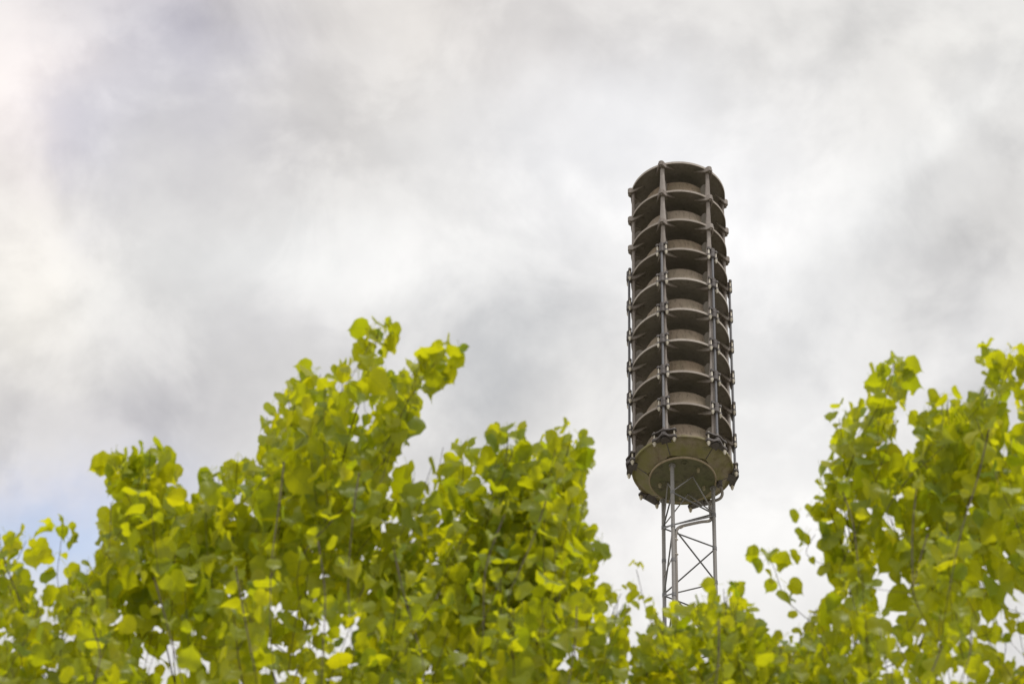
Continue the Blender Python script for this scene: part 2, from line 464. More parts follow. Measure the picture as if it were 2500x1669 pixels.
link('dome', dome_me, base, (0, 0, 0), rz=.4)
for a in AZ: link('strut', strut_me, base, (0, 0, 0), rz=a); link('web', web_me, base, (0, 0, 0), rz=a)
# wide two-plate clamps at the bottom rim
def wide_clamp_mesh():
    b = MB()
    ys = [-.112, -.098, -.075, -.05, -.026, 0, .026, .05, .075, .098, .112]
    for (zc, th, amp) in ((.040, .014, -.004), (-.034, .016, .030)):
        rowv = []
        for y in ys:
            bulge = math.exp(-(y / .04) ** 2)
            zc2 = zc + amp * bulge; w0 = .436 - .012 * bulge; w1 = .484 + .024 * bulge
            if abs(y) > .11: w0 += .008; w1 -= .008
            rowv.append([(w0, y, zc2 - th / 2), (w1, y, zc2 - th / 2 - (.006 if amp > 0 else 0)), (w1, y, zc2 + th / 2), (w0, y, zc2 + th / 2)])
        vs = [p for r_ in rowv for p in r_]; fs = [(0, 1, 2, 3), tuple(len(vs) - 1 - i for i in range(4))]
        for i in range(len(ys) - 1):
            for j in range(4): fs.append((i * 4 + j, (i + 1) * 4 + j, (i + 1) * 4 + (j + 1) % 4, i * 4 + (j + 1) % 4))
        b.add(vs, fs)
        for sg in (-1, 1):
            b.prism([(.463 + .017 * cos(2 * pi * i / 14), sg * .092 + .017 * sin(2 * pi * i / 14)) for i in range(14)], zc - .010, zc + .012)
    b.lathe([(.0135, .085), (.02, .05), (.027, .02), (.03, -.012), (.024, -.03)], 16, Matrix.Translation((RC, 0, 0)))
    b.prism(lug_ring(.395, .048, .05), -.040, -.028)
    return b.mesh('clamp', MAT['clamp'], 40)
wc = wide_clamp_mesh(); bolt2 = bolt_mesh(.052, .088, .0085)
for a in AZ:
    link('clamp', wc, base, (0, 0, 0), rz=a, label='wide two-plate clamp on the bottom rim')
    for sg in (-1, 1):
        p = Matrix.Rotation(a, 3, 'Z') @ Vector((.463, sg * .092, 0))
        link('bolt', bolt2, base, p, rz=a)
# embossed maker's mark on the front panel
def lettering():
    cu = bpy.data.curves.new('txt', 'FONT'); cu.body = 'MS'; cu.size = .058; cu.extrude = .0015; cu.shear = .25; cu.offset = .0008
    to = bpy.data.objects.new('txt', cu); COL.objects.link(to)
    dg = bpy.context.evaluated_depsgraph_get(); me = bpy.data.meshes.new_from_object(to.evaluated_get(dg))
    b = MB(); b.add([tuple(v.co) for v in me.vertices], [tuple(p.vertices) for p in me.polygons])
    bpy.data.objects.remove(to); bpy.data.curves.remove(cu)
    for r in (.026, .019, .009):      # round emblem left of the letters
        T = Matrix.Translation((-.034, .021, 0)); a0, a1 = (radians(40), radians(320)) if r > .01 else (0, 2 * pi)
        b.tube([T @ Vector((r * cos(a0 + (a1 - a0) * i / 20), r * sin(a0 + (a1 - a0) * i / 20), 0)) for i in range(21)], .0019, 6)
    for y, x0, x1 in ((.030, .092, .20), (.012, .092, .185)):   # two lines too worn to read
        x = x0; rnd = random.Random(3)
        while x < x1:
            w = rnd.uniform(.006, .02); b.box(w, .006, .002, (x + w / 2, y, 0)); x += w + .004
    return b.mesh('maker_mark', MAT['plate'], 30)
am = A0 + pi / 6
rad_d = Vector((cos(am), sin(am), 0)); tan_d = Vector((-sin(am), cos(am), 0))
slope = (rad_d * (.418 - .275) + Vector((0, 0, .08))).normalized()       # up the panel, outwards
nrm = slope.cross(tan_d); nrm = nrm if nrm.z < 0 else -nrm
xdir = slope.cross(nrm)
mm = Matrix((xdir, slope, nrm)).transposed().to_4x4()
mm.translation = rad_d * .338 + Vector((0, 0, -.0655)) + nrm * .0008 - xdir * .03
mk = link('maker_mark', lettering(), base); mk.matrix_local = mm

# mounting plate
b = MB(); b.lathe([(.006, .004), (.286, .004), (.289, .0), (.296, 0), (.298, .003), (.298, .019), (.295, .023), (.288, .024), (.2, .024), (.006, .024)], 120)
b.lathe([(.232, .022), (.232, .045)], 60)
pm = b.mesh('mounting_plate', MAT['plate'], 40); pm.materials.append(MAT['rust_rim'])
for p in pm.polygons:
    if math.hypot(p.center.x, p.center.y) > .287: p.material_index = 1
plate = link('mounting_plate', pm, siren, (0, 0, 0), label='green stained round plate under the siren')
b = MB(); b.prism([(.012 * cos(2 * pi * i / 6), .012 * sin(2 * pi * i / 6)) for i in range(6)], -.035, 0); b.prism([(.015 * cos(2 * pi * i / 6), .015 * sin(2 * pi * i / 6)) for i in range(6)], -.012, .004)
pb = b.mesh('bolt', MAT['old_bolt'], 40)
for q in range(5):
    a = A0 - .18 + q * 2 * pi / 5 * 1.0
    link('bolt', pb, plate, (.205 * cos(a), .205 * sin(a), 0), rz=a)
b = MB(); b.lathe([(.014, 0), (.016, -.006), (.024, -.006), (.026, 0)], 20); link('drain', b.mesh('drain', MAT['plate'], 40), plate, (.235 * cos(am - .1), .235 * sin(am - .1), 0))

# ================================================================ lattice mast
FL = Vector((1.43708, 21.76761)); RL = Vector((1.81433, 22.04576)); LL = Vector((1.38481, 22.2334))
MC = (FL + RL + LL) / 3
mast = thing('lattice_mast', (MC.x, MC.y, 0), 'slim grey three-legged lattice mast of galvanised tubes carrying the siren', 'mast')
def P3(leg, z): return (leg.x - MC.x, leg.y - MC.y, z)
topz = ZB - .14
for leg in (FL, RL, LL):
    b = MB()
    b.tube([(0, 0, 0.3), (0, 0, topz)], .0172, 16)
    b.tube([(0, 0, topz - .012), (0, 0, topz)], .03, 16)
    for zz in (3.3, 6.3, 9.3, 12.3, 15.3, 18.3):
        b.tube([(0, 0, zz - .012), (0, 0, zz + .012)], .04, 12)
    link('leg', b.mesh('leg', MAT['zinc'], 40), mast, (leg.x - MC.x, leg.y - MC.y, 0))
def brace(a, b_, r=.0072, mat='brace'):
    a = Vector(a); b_ = Vector(b_); c = MB(); c.tube([Vector((0, 0, 0)), b_ - a], r, 8)
    return link('brace', c.mesh('brace', MAT[mat], 60), mast, a)
faces = [(FL, RL, True), (LL, RL, False), (FL, LL, True)]
# node heights on each leg measured from the housing: V struts to the plate, a level ring, then zigzag
def zz(leg, lvl):     # zigzag node: level 0 = ring; nodes alternate between the legs of a face
    return ZB - .452 - lvl * .385
mid = lambda p, q, z: ((p.x + q.x) / 2 - MC.x, (p.y + q.y) / 2 - MC.y, z)
for p, q, fst in faces:
    brace(P3(p, zz(p, 0) + .012), mid(p, q, topz), .0062, 'zinc'); brace(P3(q, zz(q, 0) + .012), mid(p, q, topz), .0062, 'zinc')
    brace(P3(p, zz(p, 0) - .006), P3(q, zz(q, 0) + .006))
lower = MB()
for p, q, fst in faces:
    if p is FL and q is RL: s, e = q, p          # starts on the rear-right leg
    elif q is LL: s, e = q, p
    else: s, e = p, q
    for lv in range(0, 53):
        a, c = (s, e) if lv % 2 == 0 else (e, s)
        z0 = ZB - .47 - lv * .385 ; z1 = z0 - .36
        if z1 < .5: break
        if lv < 18: brace(P3(a, z0), P3(c, z1))
        else: lower.tube([P3(a, z0), P3(c, z1)], .0058, 6)
lo = link('lower_lattice', lower.mesh('lower_lattice', MAT['brace'], 60), mast); lo['kind'] = 'stuff'
b = MB(); b.tube([(0, 0, -.018), (0, 0, .018)], .0202, 12); collar_me = b.mesh('weld_collar', MAT['brace'], 40)
for leg in (FL, RL, LL):
    for lv in range(0, 19): link('weld_collar', collar_me, mast, (leg.x - MC.x, leg.y - MC.y, ZB - .462 - lv * .385))
# conduit
def rel(x, y, z): return (x - MC.x, y - MC.y, ZB + z)
path = smooth_path([rel(1.862, 22.03, -.10), rel(1.885, 22.035, -.155), rel(1.893, 22.04, -.22), rel(1.868, 22.045, -.268), rel(1.80, 22.09, -.268), rel(1.784, 22.07, -.30), rel(1.788, 22.065, -.42),
                    rel(1.788, 22.055, -.50), rel(1.768, 22.03, -.545), rel(1.70, 21.975, -.605), rel(1.60, 21.90, -.70), rel(1.51, 21.835, -.79), rel(1.472, 21.80, -.86), rel(1.459, 21.788, -.96), rel(1.457, 21.783, -1.1), rel(1.461, 21.78, -1.3), rel(1.460, 21.78, -2.0)])
path += [Vector(rel(1.460, 21.78, -8)), Vector((1.460 - MC.x, 21.78 - MC.y, .4))]
b = MB(); b.tube(path, .0135, 12); cond = link('cable_conduit', b.mesh('cable_conduit', MAT['conduit'], 60), mast)
b = MB(); b.tube(smooth_path([rel(1.868, 22.02, -.08), rel(1.868, 22.02, -.14)]), .027, 14); link('cable_gland', b.mesh('cable_gland', MAT['clamp'], 50), mast)
for (x, y, z, tilt) in ((1.745, 22.0, -.575, 1), (1.515, 21.84, -.80, 1), (1.452, 21.778, -.99, 0), (1.452, 21.775, -1.16, 0), (1.452, 21.775, -2.2, 0), (1.79, 22.055, -.36, 0)):
    b = MB(); T = Matrix.Rotation(radians(62), 4, Vector((.8, -.5, 0))) if tilt else Matrix.Identity(4)
    b.tube([T @ Vector((.0155 * cos(2 * pi * i / 16) * (1 if tilt else 1.6), .0165 * sin(2 * pi * i / 16), 0)) for i in range(17)], .0025, 6, False)
    b.prism([(.020, -.004), (.029, -.004), (.029, .004), (.020, .004)], -.004, .004, (0, 0), T)
    link('strap', b.mesh('strap', MAT['bolt'], 60), mast, rel(x, y, z))
brace(rel(LL.x, LL.y, -1.03), rel(FL.x, FL.y, -1.16), .0045, 'conduit')
b = MB(); b.box(1.1, 1.1, .42, (0, 0, .16), bev=.05); b.box(.75, .75, .05, (0, 0, .395), bev=.05)
link('footing', b.mesh('footing', MAT['concrete'], 30), mast)

# ================================================================ trees
# leaf template: heart-shaped lime leaf with drip tip, base at origin, along +y, upper side +z
OUT = [(.0, .05), (.10, -.035), (.25, -.05), (.40, .04), (.50, .20), (.525, .38), (.475, .56), (.37, .71), (.225, .82), (.095, .91), (.032, 1.0), (0, 1.17)]
NP = len(OUT)
RIBY = [.05, .08, .14, .22, .31, .42, .54, .66, .77, .88, .98, 1.17]
def leaf_geo(fold, curl, wav, ph):
    def zf(x, y): return fold * abs(x) - curl * (y - .15) ** 2 + wav * sin(9 * y + ph) * abs(x) - .25 * abs(x) ** 2.2
    vs = []; uv = []
    rib = []
    for y in RIBY: rib.append(len(vs)); vs.append((0, y, zf(0, y))); uv.append((.5, y / 1.1))
    sides = []
    for sg in (-1, 1):
        mids = [None]; outs = [rib[0]]
        for i in range(1, NP - 1):
            x, y = OUT[i]; tooth = 1.0 + (.045 if i % 2 else -.035)
            xm, ym = x * .55, (y * .55 + RIBY[i] * .45)
            mids.append(len(vs)); vs.append((sg * xm, ym, zf(xm, ym))); uv.append((.5 + sg * xm * .9, ym / 1.1))
            outs.append(len(vs)); vs.append((sg * x * tooth, y, zf(x, y))); uv.append((.5 + sg * x * .9, y / 1.1))
        mids.append(None); outs.append(rib[-1]); sides.append((sg, mids, outs))
    fs = []
    for sg, mi, ou in sides:
        for i in range(NP - 1):
            a, c = rib[i], rib[i + 1]
            if i == 0: q = [(a, mi[1], c), (a, ou[1], mi[1])]
            elif i == NP - 2: q = [(a, mi[i], c), (mi[i], ou[i], c)]
            else: q = [(a, mi[i], mi[i + 1], c), (mi[i], ou[i], ou[i + 1], mi[i + 1])]
            fs += [f if sg < 0 else f[::-1] for f in q]
    # leaf stalk
    o = len(vs)
    for (y, z) in ((.06, 0), (-.25, .03), (-.6, .10)):
        for x in (-.013, .013): vs.append((x, y, z)); uv.append((.5, .0))
    for i in range(2): fs.append((o + i * 2, o + i * 2 + 1, o + i * 2 + 3, o + i * 2 + 2))
    return vs, fs, uv
rr = random.Random(5)
LEAVES = [leaf_geo(rr.uniform(.1, .75), rr.uniform(.15, .95), rr.uniform(.06, .3), rr.uniform(0, 6)) for _ in range(14)]

def in_poly(x, y, poly):
    c = False; j = len(poly) - 1
    for i in range(len(poly)):
        xi, yi = poly[i]; xj, yj = poly[j]
        if (yi > y) != (yj > y) and x < (xj - xi) * (y - yi) / (yj - yi) + xi: c = not c
        j = i
    return c
K = 2500 / 2349
def S(pts): return [(x * K, y * K) for x, y in pts]

class Tree:
    def __init__(s, base, seed, outline, holes, label, crown_c, crown_r, height):
        s.rnd = random.Random(seed); s.poly = S(outline); s.holes = [(x * K, y * K, r * K) for x, y, r in holes]
        s.base = Vector(base); s.lv = []; s.lf = []; s.luv = []; s.tone = []
        s.cc = Vector(crown_c); s.cr = Vector(crown_r); s.h = height
        s.root = thing('lime_tree', base, label, 'tree', 'young lime trees in front of the mast')
        s.limbs = []; s.limb_mb = []
        s.nleaf = 0
    def allowed(s, p, pad=0):
        x, y = project(p)
        if y > 1760 or x < -120 or x > 2620:
            q = p - s.cc
            return (q.x / s.cr.x) ** 2 + (q.y / s.cr.y) ** 2 + (q.z / s.cr.z) ** 2 < 1
        if not in_poly(x, min(y, 1700), s.poly): return False
        for hx, hy, hr in s.holes:
            if (x - hx) ** 2 + (y - hy) ** 2 < hr * hr: return False
        return True
    def leaf(s, p, out, size, face=0., check=True):
        """p = node on the shoot, out = horizontal outward dir"""
        rnd = s.rnd
        droop = rnd.gauss(radians(52), radians(24))
        yd = (out * cos(droop) + Vector((0, 0, -sin(droop)))).normalized()
        side = yd.cross(Vector((0, 0, 1)))
        side = side.normalized() if side.length > 1e-3 else Vector((1, 0, 0))
        n = side.cross(yd)
        if n.z < 0: n = -n
        a = rnd.gauss(0, radians(32)); n = (n * cos(a) + side * sin(a)).normalized()
        if face and rnd.random() < face:      # some blades spread broadside
            toc = (EYE - p).normalized(); n = (n * .45 + toc * -.9).normalized()
            n = (n - yd * n.dot(yd)).normalized()
        xd = yd.cross(n)
        stalk = size * .55
        o = p + (out * .6 + Vector((0, 0, .15 - .5 * rnd.random()))).normalized() * stalk
        c = o + yd * size * .5
        if check and not s.allowed(c): return
        if check is True and project(c)[1] < 1720 and not s.allowed(o + yd * size * .92): return
        vs, fs, uv = LEAVES[rnd.randrange(len(LEAVES))]
        b0 = len(s.lv)
        for (x, y, z) in vs: s.lv.append(tuple(o + (xd * x + yd * y + n * z) * size))
        s.lf += [tuple(i + b0 for i in f) for f in fs]
        s.luv += uv
        t = min(1, max(0, rnd.gauss(.50, .19))); s.tone += [t] * len(vs); s.nleaf += 1
    def shoot(s, tip, length, lean=None, size=.066, dens=1.0, path=None, check=True, face=.45, r_tip=.0012, tag=None):
        rnd = s.rnd
        if path is None:
            ax = Vector((s.base.x - tip.x, s.base.y - tip.y, 0)) * .18
            d = (Vector((0, 0, -1)) + ax + Vector((rnd.gauss(0, .16), rnd.gauss(0, .16), 0))).normalized()
            pts = [tip.copy()]; step = .1; w = Vector((rnd.gauss(0, .05), rnd.gauss(0, .05), 0))
            for i in range(max(3, int(length / step))):
                d = (d + w + Vector((rnd.gauss(0, .035), rnd.gauss(0, .035), 0))).normalized(); pts.append(pts[-1] + d * step)
                w *= .85
        else: pts = smooth_path(path, 8)
        # stems stop where the crown's outline stops
        if path is None:
            ok = [s.allowed(p) for p in pts]
            while pts and not ok[0]: pts.pop(0); ok.pop(0)
            if len(pts) < 3 or not all(ok): return
        # leaves
        acc = 0; gap = .036 / dens; phi = rnd.uniform(0, 2 * pi); tot = 0
        if path is not None and dens > .1:      # spread leaves round the bud at the tip
            for q in range(3):
                a = rnd.uniform(0, 2 * pi); s.leaf(pts[0] + Vector((0, 0, .02)), Vector((cos(a), sin(a), 0)), size * rnd.uniform(.75, 1.1), .8, False)
        for i in range(len(pts) - 1):
            a, c = pts[i], pts[i + 1]; sl = (c - a).length; q = gap - acc
            while q < sl:
                p = a.lerp(c, q / sl); tot += 1
                phi += pi + rnd.gauss(0, .55)
                sz = 1.23 * size * (.60 + .40 * min(1, tot / 4)) * (rnd.uniform(.55, 1.0) + rnd.random() ** 3 * .45)
                s.leaf(p, Vector((cos(phi), sin(phi), 0)), sz, face, check)
                if rnd.random() < .7:
                    ph2 = phi + rnd.uniform(.7, 2.2); tw = Vector((cos(ph2), sin(ph2), rnd.uniform(-.2, .5))).normalized()
                    s.leaf(p + tw * rnd.uniform(.02, .08), Vector((cos(ph2), sin(ph2), 0)), sz * .9, face, check)
                q += gap
            acc = (acc + sl) % gap
        # join the shoot to its limb
        end = pts[-1]; best = None
        for li, limb in enumerate(s.limbs):
            for pi_, (lp, lr) in enumerate(limb):
                if lp.z > end.z - .12: continue
                dd = (lp - end).length + 1.2 * abs(lp.x - end.x)
                if best is None or dd < best[0]: best = (dd, li, lp, lr)
        if best is None: best = (0, 0, s.limbs[0][0][0], .02)
        _, li, lp, lr = best
        dirn = (pts[-1] - pts[-2]).normalized(); span = (lp - end).length
        conn = smooth_path([end, end + dirn * span * .35 + (lp - end) * .1, lp], 5)[1:]
        full = pts + conn; n = len(full); r1 = min(lr * .8, .0035 + .0042 * sum((full[i + 1] - full[i]).length for i in range(n - 1)))
        s.limb_mb[li].tube([p - s.base for p in full], [r_tip + (r1 - r_tip) * (i / (n - 1)) for i in range(n)], 6, True)
        for i in range(2, n, 2): s.limbs[li].append((full[i].copy(), (r_tip + (r1 - r_tip) * (i / (n - 1))) * .9))
        return full
    def skeleton(s, n_limb, fork_z, spread):
        rnd = s.rnd
        b = MB(); z = 0; tr = []
        for i in range(12):
            t = i / 11; z = t * (s.h * .8)
            tr.append((Vector((.05 * sin(t * 5 + s.base.x), .05 * cos(t * 4), z)), .085 * (1 - t) ** .8 + .014))
        b.lathe([(.15, -.05), (.12, .05), (.095, .2), (.086, .4)], 20)
        b.tube([p for p, r in tr], [r for p, r in tr], 16)
        link('trunk', b.mesh('trunk', MAT['bark'], 60), s.root)
        for k in range(n_limb):
            a = 2 * pi * k * .381966 * 1.0 + rnd.uniform(-.2, .2)
            z0 = fork_z + (s.h * .72 - fork_z) * (k / n_limb)
            ln = spread * (1 - .35 * k / n_limb) * rnd.uniform(.8, 1.1)
            p0 = Vector((.05 * sin(z0), .04, z0)); hz = Vector((cos(a), sin(a), 0))
            pth = smooth_path([p0, p0 + hz * ln * .4 + Vector((0, 0, .45)), p0 + hz * ln * .75 + Vector((0, 0, 1.15)), p0 + hz * ln + Vector((0, 0, 2.0))], 5)
            m_ = len(pth); r0 = .034 * (1 - .4 * k / n_limb)
            rad = [r0 * (1 - .82 * i / (m_ - 1)) for i in range(m_)]
            mb = MB(); mb.tube(pth, rad, 9); s.limb_mb.append(mb)
            s.limbs.append([(p + s.base, r) for p, r in zip(pth, rad)][3:])
    def finish(s):
        for k, mb in enumerate(s.limb_mb):
            if mb.v: link('branch', mb.mesh('branch', MAT['bark'], 60), s.root)
        me = bpy.data.meshes.new('crown')
        me.from_pydata([(x - s.base.x, y - s.base.y, z - s.base.z) for x, y, z in s.lv], [], s.lf)
        me.materials.append(MAT['leaf'])
        at = me.attributes.new('leaf_tone', 'FLOAT', 'POINT'); at.data.foreach_set('value', s.tone)
        ul = me.uv_layers.new(name='UVMap'); buf = [0.] * (len(me.loops) * 2)
        idx = [0] * len(me.loops); me.loops.foreach_get('vertex_index', idx)
        for i, vi in enumerate(idx): buf[2 * i], buf[2 * i + 1] = s.luv[vi]
        ul.data.foreach_set('uv', buf)
        me.polygons.foreach_set('use_smooth', [True] * len(me.polygons)); me.update()
        link('crown', me, s.root)
        print('leaves', s.nleaf)

def at(px, py, dist): return EYE + direction(px * K, py * K) * dist      # px, py on the 2349-wide overview

def grow(t, xr, skyline, n_in, n_sky, n_low, heroes, drange=(11.6, 13.5)):
    rnd = t.rnd
    for h in heroes:
        d = h.get('d', 12.6)
        pth = [at(x, y, d + h.get('dd', 0) * i) for i, (x, y) in enumerate(h['p'])]
        t.shoot(pth[0], 0, path=pth, size=h.get('s', .066), dens=h.get('n', 1.0) * 1.05, face=.5, check=1)
    k = 0
    while k < n_sky:      # tips along the top outline
        x = rnd.uniform(*xr); ys = skyline(x)
        if ys is None or ys > 1650: k += 1; continue
        k += 1
        d = rnd.gauss(12.75 - 1.3 * max(0, ys - 1000) / 570, .3)
        t.shoot(at(x, ys + rnd.uniform(8, 55), d), rnd.uniform(.5, 1.0))
    k = 0
    while k < n_in:
        x = rnd.uniform(*xr); ys = skyline(x); y = rnd.uniform(950, 1750)
        if ys is None or y < ys + 30: continue
        k += 1
        d = rnd.uniform(-.45, .7) + 12.7 - 1.4 * max(0, y - 1000) / 570      # the crown's face slopes towards the viewer
        t.shoot(at(x, y, d), rnd.uniform(.3, .8), dens=.85)
    for k in range(n_low):
        while True:
            q = Vector((rnd.uniform(-1, 1), rnd.uniform(-1, 1), rnd.uniform(-1, .95)))
            if .45 < q.length < 1: break
        p = t.cc + Vector((q.x * t.cr.x, q.y * t.cr.y, q.z * t.cr.z))
        if project(p)[1] < 1700: continue
        t.shoot(p, rnd.uniform(.4, .8), dens=.6, size=.072)

def skyline_of(poly):
    def f(x):
        best = None
        for i in range(len(poly)):
            (x0, y0), (x1, y1) = poly[i], poly[(i + 1) % len(poly)]
            if (x0 <= x < x1) or (x1 <= x < x0):
                y = y0 + (y1 - y0) * (x - x0) / (x1 - x0)
                if best is None or y < best: best = y
        return best
    return f

LEFT = [(-400, 1800), (-400, 1300), (-120, 1210), (-20, 1190), (5, 1215), (25, 1262), (52, 1280), (52, 1340), (28, 1372), (70, 1350), (125, 1352), (170, 1312), (225, 1275), (222, 1205), (262, 1165),
        (225, 1140), (212, 1095), (235, 1070), (262, 1048), (300, 1052), (345, 1026), (395, 1040), (412, 1075), (408, 1130), (392, 1168), (440, 1150), (465, 1105), (500, 1065), (540, 1042), (583, 1055),
        (590, 975), (622, 925), (655, 878), (700, 846), (745, 838), (785, 842), (822, 828), (836, 800), (832, 760), (868, 730), (905, 745), (912, 785), (888, 808), (890, 838), (878, 872), (922, 840), (950, 835),
        (955, 800), (1000, 805), (1020, 785), (1050, 792), (1055, 822), (1040, 862), (1010, 868), (1005, 900), (970, 918), (945, 950), (945, 1000), (922, 1018), (900, 1062), (868, 1100), (930, 1085), (960, 1060),
        (1005, 1040), (1015, 1012), (1060, 1026), (1130, 985), (1195, 982), (1215, 1035), (1268, 1005), (1312, 988), (1335, 1022), (1366, 1028), (1362, 1090), (1340, 1160), (1330, 1215), (1372, 1218), (1402, 1265),
        (1395, 1305), (1362, 1312), (1372, 1352), (1432, 1345), (1452, 1392), (1440, 1450), (1455, 1500), (1460, 1800)]
LHOLES = [(905, 1200, 14), (1068, 1112, 20), (1120, 1125, 14), (360, 1080, 0), (110, 1432, 24), (165, 1485, 18), (45, 1520, 18), (335, 1505, 18), (425, 1540, 22), (330, 1500, 14), (545, 1380, 9), (745, 1465, 10), (1320, 1495, 20), (1290, 1530, 16), (830, 945, 16), (880, 930, 9), (690, 985, 10), (620, 1040, 9), (700, 1150, 10), (1150, 1280, 0), (640, 1225, 9), (20, 1480, 22)]
RIGHT_ = [(1440, 1800), (1440, 1560), (1448, 1500), (1470, 1462), (1478, 1398), (1520, 1388), (1560, 1400), (1588, 1370), (1640, 1372), (1648, 1340), (1700, 1345), (1730, 1395), (1738, 1448), (1765, 1468), (1810, 1445),
          (1850, 1428), (1862, 1385), (1895, 1370), (1905, 1330), (1888, 1290), (1868, 1330), (1875, 1285), (1815, 1290), (1830, 1262), (1868, 1245), (1872, 1210), (1922, 1205), (1900, 1195), (1832, 1198), (1842, 1160),
          (1862, 1110), (1902, 1080), (1885, 1052), (1918, 1035), (1925, 985), (1905, 962), (1912, 938), (1962, 912), (1995, 895), (2008, 845), (2050, 832), (2098, 856), (2096, 905), (2065, 935), (2052, 985),
          (2045, 1045), (2062, 1062), (2085, 1030), (2108, 1012), (2112, 950), (2150, 905), (2190, 902), (2215, 925), (2258, 895), (2270, 862), (2262, 840), (2295, 808), (2340, 806), (2420, 790), (2560, 850), (2750, 1000), (2800, 1800)]
RHOLES = [(1610, 1500, 24), (1605, 1545, 20), (2325, 965, 30), (2300, 1040, 14), (1945, 1215, 18), (2075, 1150, 14), (2230, 1160, 20), (2165, 1210, 9), (1965, 1120, 14), (2000, 1170, 10), (2080, 1370, 16), (2200, 1350, 14), (2350, 1380, 22), (2320, 1500, 26), (2200, 1555, 18), (2060, 1545, 22), (1700, 1545, 14), (1880, 1470, 0), (2120, 1500, 10)]

tl = Tree((-1.0, 10.0, 0), 11, LEFT, LHOLES, 'wide yellow-green lime tree left of the mast, with the tallest free-standing leafy shoots', (-1.0, 10.0, 7.1), (1.75, 1.75, 3.3), 10.2)
tl.skeleton(13, 4.2, 1.35)
hl = [
    dict(p=[(872, 752), (856, 800), (838, 880), (800, 1000), (770, 1130)], d=12.5, n=1.1, s=.07),
    dict(p=[(1035, 800), (985, 845), (925, 940), (880, 1060), (815, 1190), (800, 1300)], d=12.4, n=1.0, s=.068),
        dict(p=[(960, 830), (925, 905), (880, 1000), (840, 1120)], d=12.9, n=1.1),
    dict(p=[(735, 858), (730, 930), (715, 1050), (690, 1200)], d=12.6, n=1.2, s=.07),
    dict(p=[(690, 870), (670, 960), (655, 1080), (630, 1290)], d=12.5, n=1.2),
    dict(p=[(640, 930), (630, 1020), (635, 1150)], d=12.9, n=1.2),
    dict(p=[(790, 855), (775, 950), (750, 1080)], d=13.0, n=1.2),
    dict(p=[(340, 1040), (335, 1100), (340, 1200), (350, 1330), (390, 1520)], d=12.5, n=1.2, s=.072),
    dict(p=[(260, 1065), (290, 1120), (330, 1210)], d=12.6, n=1.1, s=.07),
    dict(p=[(385, 1060), (365, 1130), (345, 1230)], d=12.7, n=1.2, s=.07),
    dict(p=[(300, 1060), (320, 1130), (335, 1230)], d=12.9, n=1.2, s=.07),
    dict(p=[(545, 1055), (540, 1150), (550, 1270)], d=12.6, n=1.2),
    dict(p=[(500, 1085), (510, 1180), (530, 1300)], d=12.9, n=1.1),
    dict(p=[(1165, 995), (1160, 1090), (1130, 1220), (1090, 1360)], d=12.6, n=1.2, s=.07),
    dict(p=[(1310, 1000), (1290, 1090), (1250, 1230), (1180, 1360)], d=12.6, n=1.2, s=.07),
    dict(p=[(1345, 1040), (1325, 1130), (1290, 1230)], d=12.8, n=1.2),
    dict(p=[(1060, 1035), (1060, 1120), (1030, 1250)], d=12.8, n=1.2),
    dict(p=[(1375, 1240), (1340, 1290), (1300, 1380)], d=12.4, n=1.2),
    dict(p=[(1425, 1360), (1400, 1420), (1370, 1520)], d=12.5, n=1.1),
    dict(p=[(1250, 1030), (1235, 1110), (1200, 1220)], d=13.0, n=1.2),
]
grow(tl, (-300, 1450), skyline_of(LEFT), 150, 85, 190, hl)
grow(tl, (-40, 250), skyline_of(LEFT), 34, 16, 0, [])
grow(tl, (850, 1060), skyline_of(LEFT), 26, 12, 0, [])
grow(tl, (1150, 1450), skyline_of(LEFT), 30, 15, 0, [])
# loose sprigs at the left edge of the crown
def sprig(t, pts, d, leaves, size=.07):
    """a few broad leaves on a thin twig: leaves = (fraction along twig, side bearing deg)"""
    pth = [at(x, y, d) for x, y in pts]
    full = t.shoot(pth[0], 0, path=pth, dens=.4, size=size * .75, check=False)
    sp = smooth_path(pth, 8)
    for fr, brg in leaves:
        p = sp[min(len(sp) - 1, int(fr * (len(sp) - 1)))]
        t.leaf(p, Vector((cos(radians(brg)), sin(radians(brg)), 0)), size * t.rnd.uniform(.85, 1.1), .8, False)
sprig(tl, [(145, 1205), (138, 1260), (132, 1330), (150, 1420)], 12.5, [(0, 180), (.02, 10), (.15, 200), (.25, -20), (.35, 160), (.5, 30), (.6, 200)])
sprig(tl, [(60, 1240), (35, 1290), (5, 1320), (30, 1440), (90, 1540)], 12.6, [(0, 0), (.05, 60), (.4, 180), (.45, 20), (.5, 260)], .075)
sprig(tl, [(-5, 1225), (0, 1290), (10, 1380), (45, 1450), (100, 1545)], 12.5, [(0, 180), (.1, 20), (.2, -10), (.3, 190), (.4, 0), (.5, 60)], .072)
sprig(tl, [(868, 756), (864, 785), (854, 818), (842, 880)], 12.45, [(0, 0), (0, 180), (.05, -40), (.15, 200), (.2, 20), (.3, 180), (.35, -20), (.45, 160)], .078)
sprig(tl, [(1012, 812), (995, 838), (968, 874), (930, 930)], 12.4, [(0, 0), (.02, 70), (.05, 180), (.15, -30), (.25, 190), (.3, 20), (.4, 250), (.45, 30)], .078)
sprig(tl, [(345, 1035), (342, 1070), (338, 1120)], 12.4, [(0, 0), (0, 180), (.2, 30), (.3, 200), (.5, 0), (.6, 180)], .08)
sprig(tl, [(270, 1055), (285, 1085), (310, 1130)], 12.4, [(0, 0), (0, 180), (.2, 200), (.3, 0), (.6, 220)], .08)
sprig(tl, [(1310, 1000), (1300, 1040), (1285, 1090)], 12.4, [(0, 0), (0, 180), (.2, 30), (.3, 200), (.5, 0), (.6, 180)], .08)
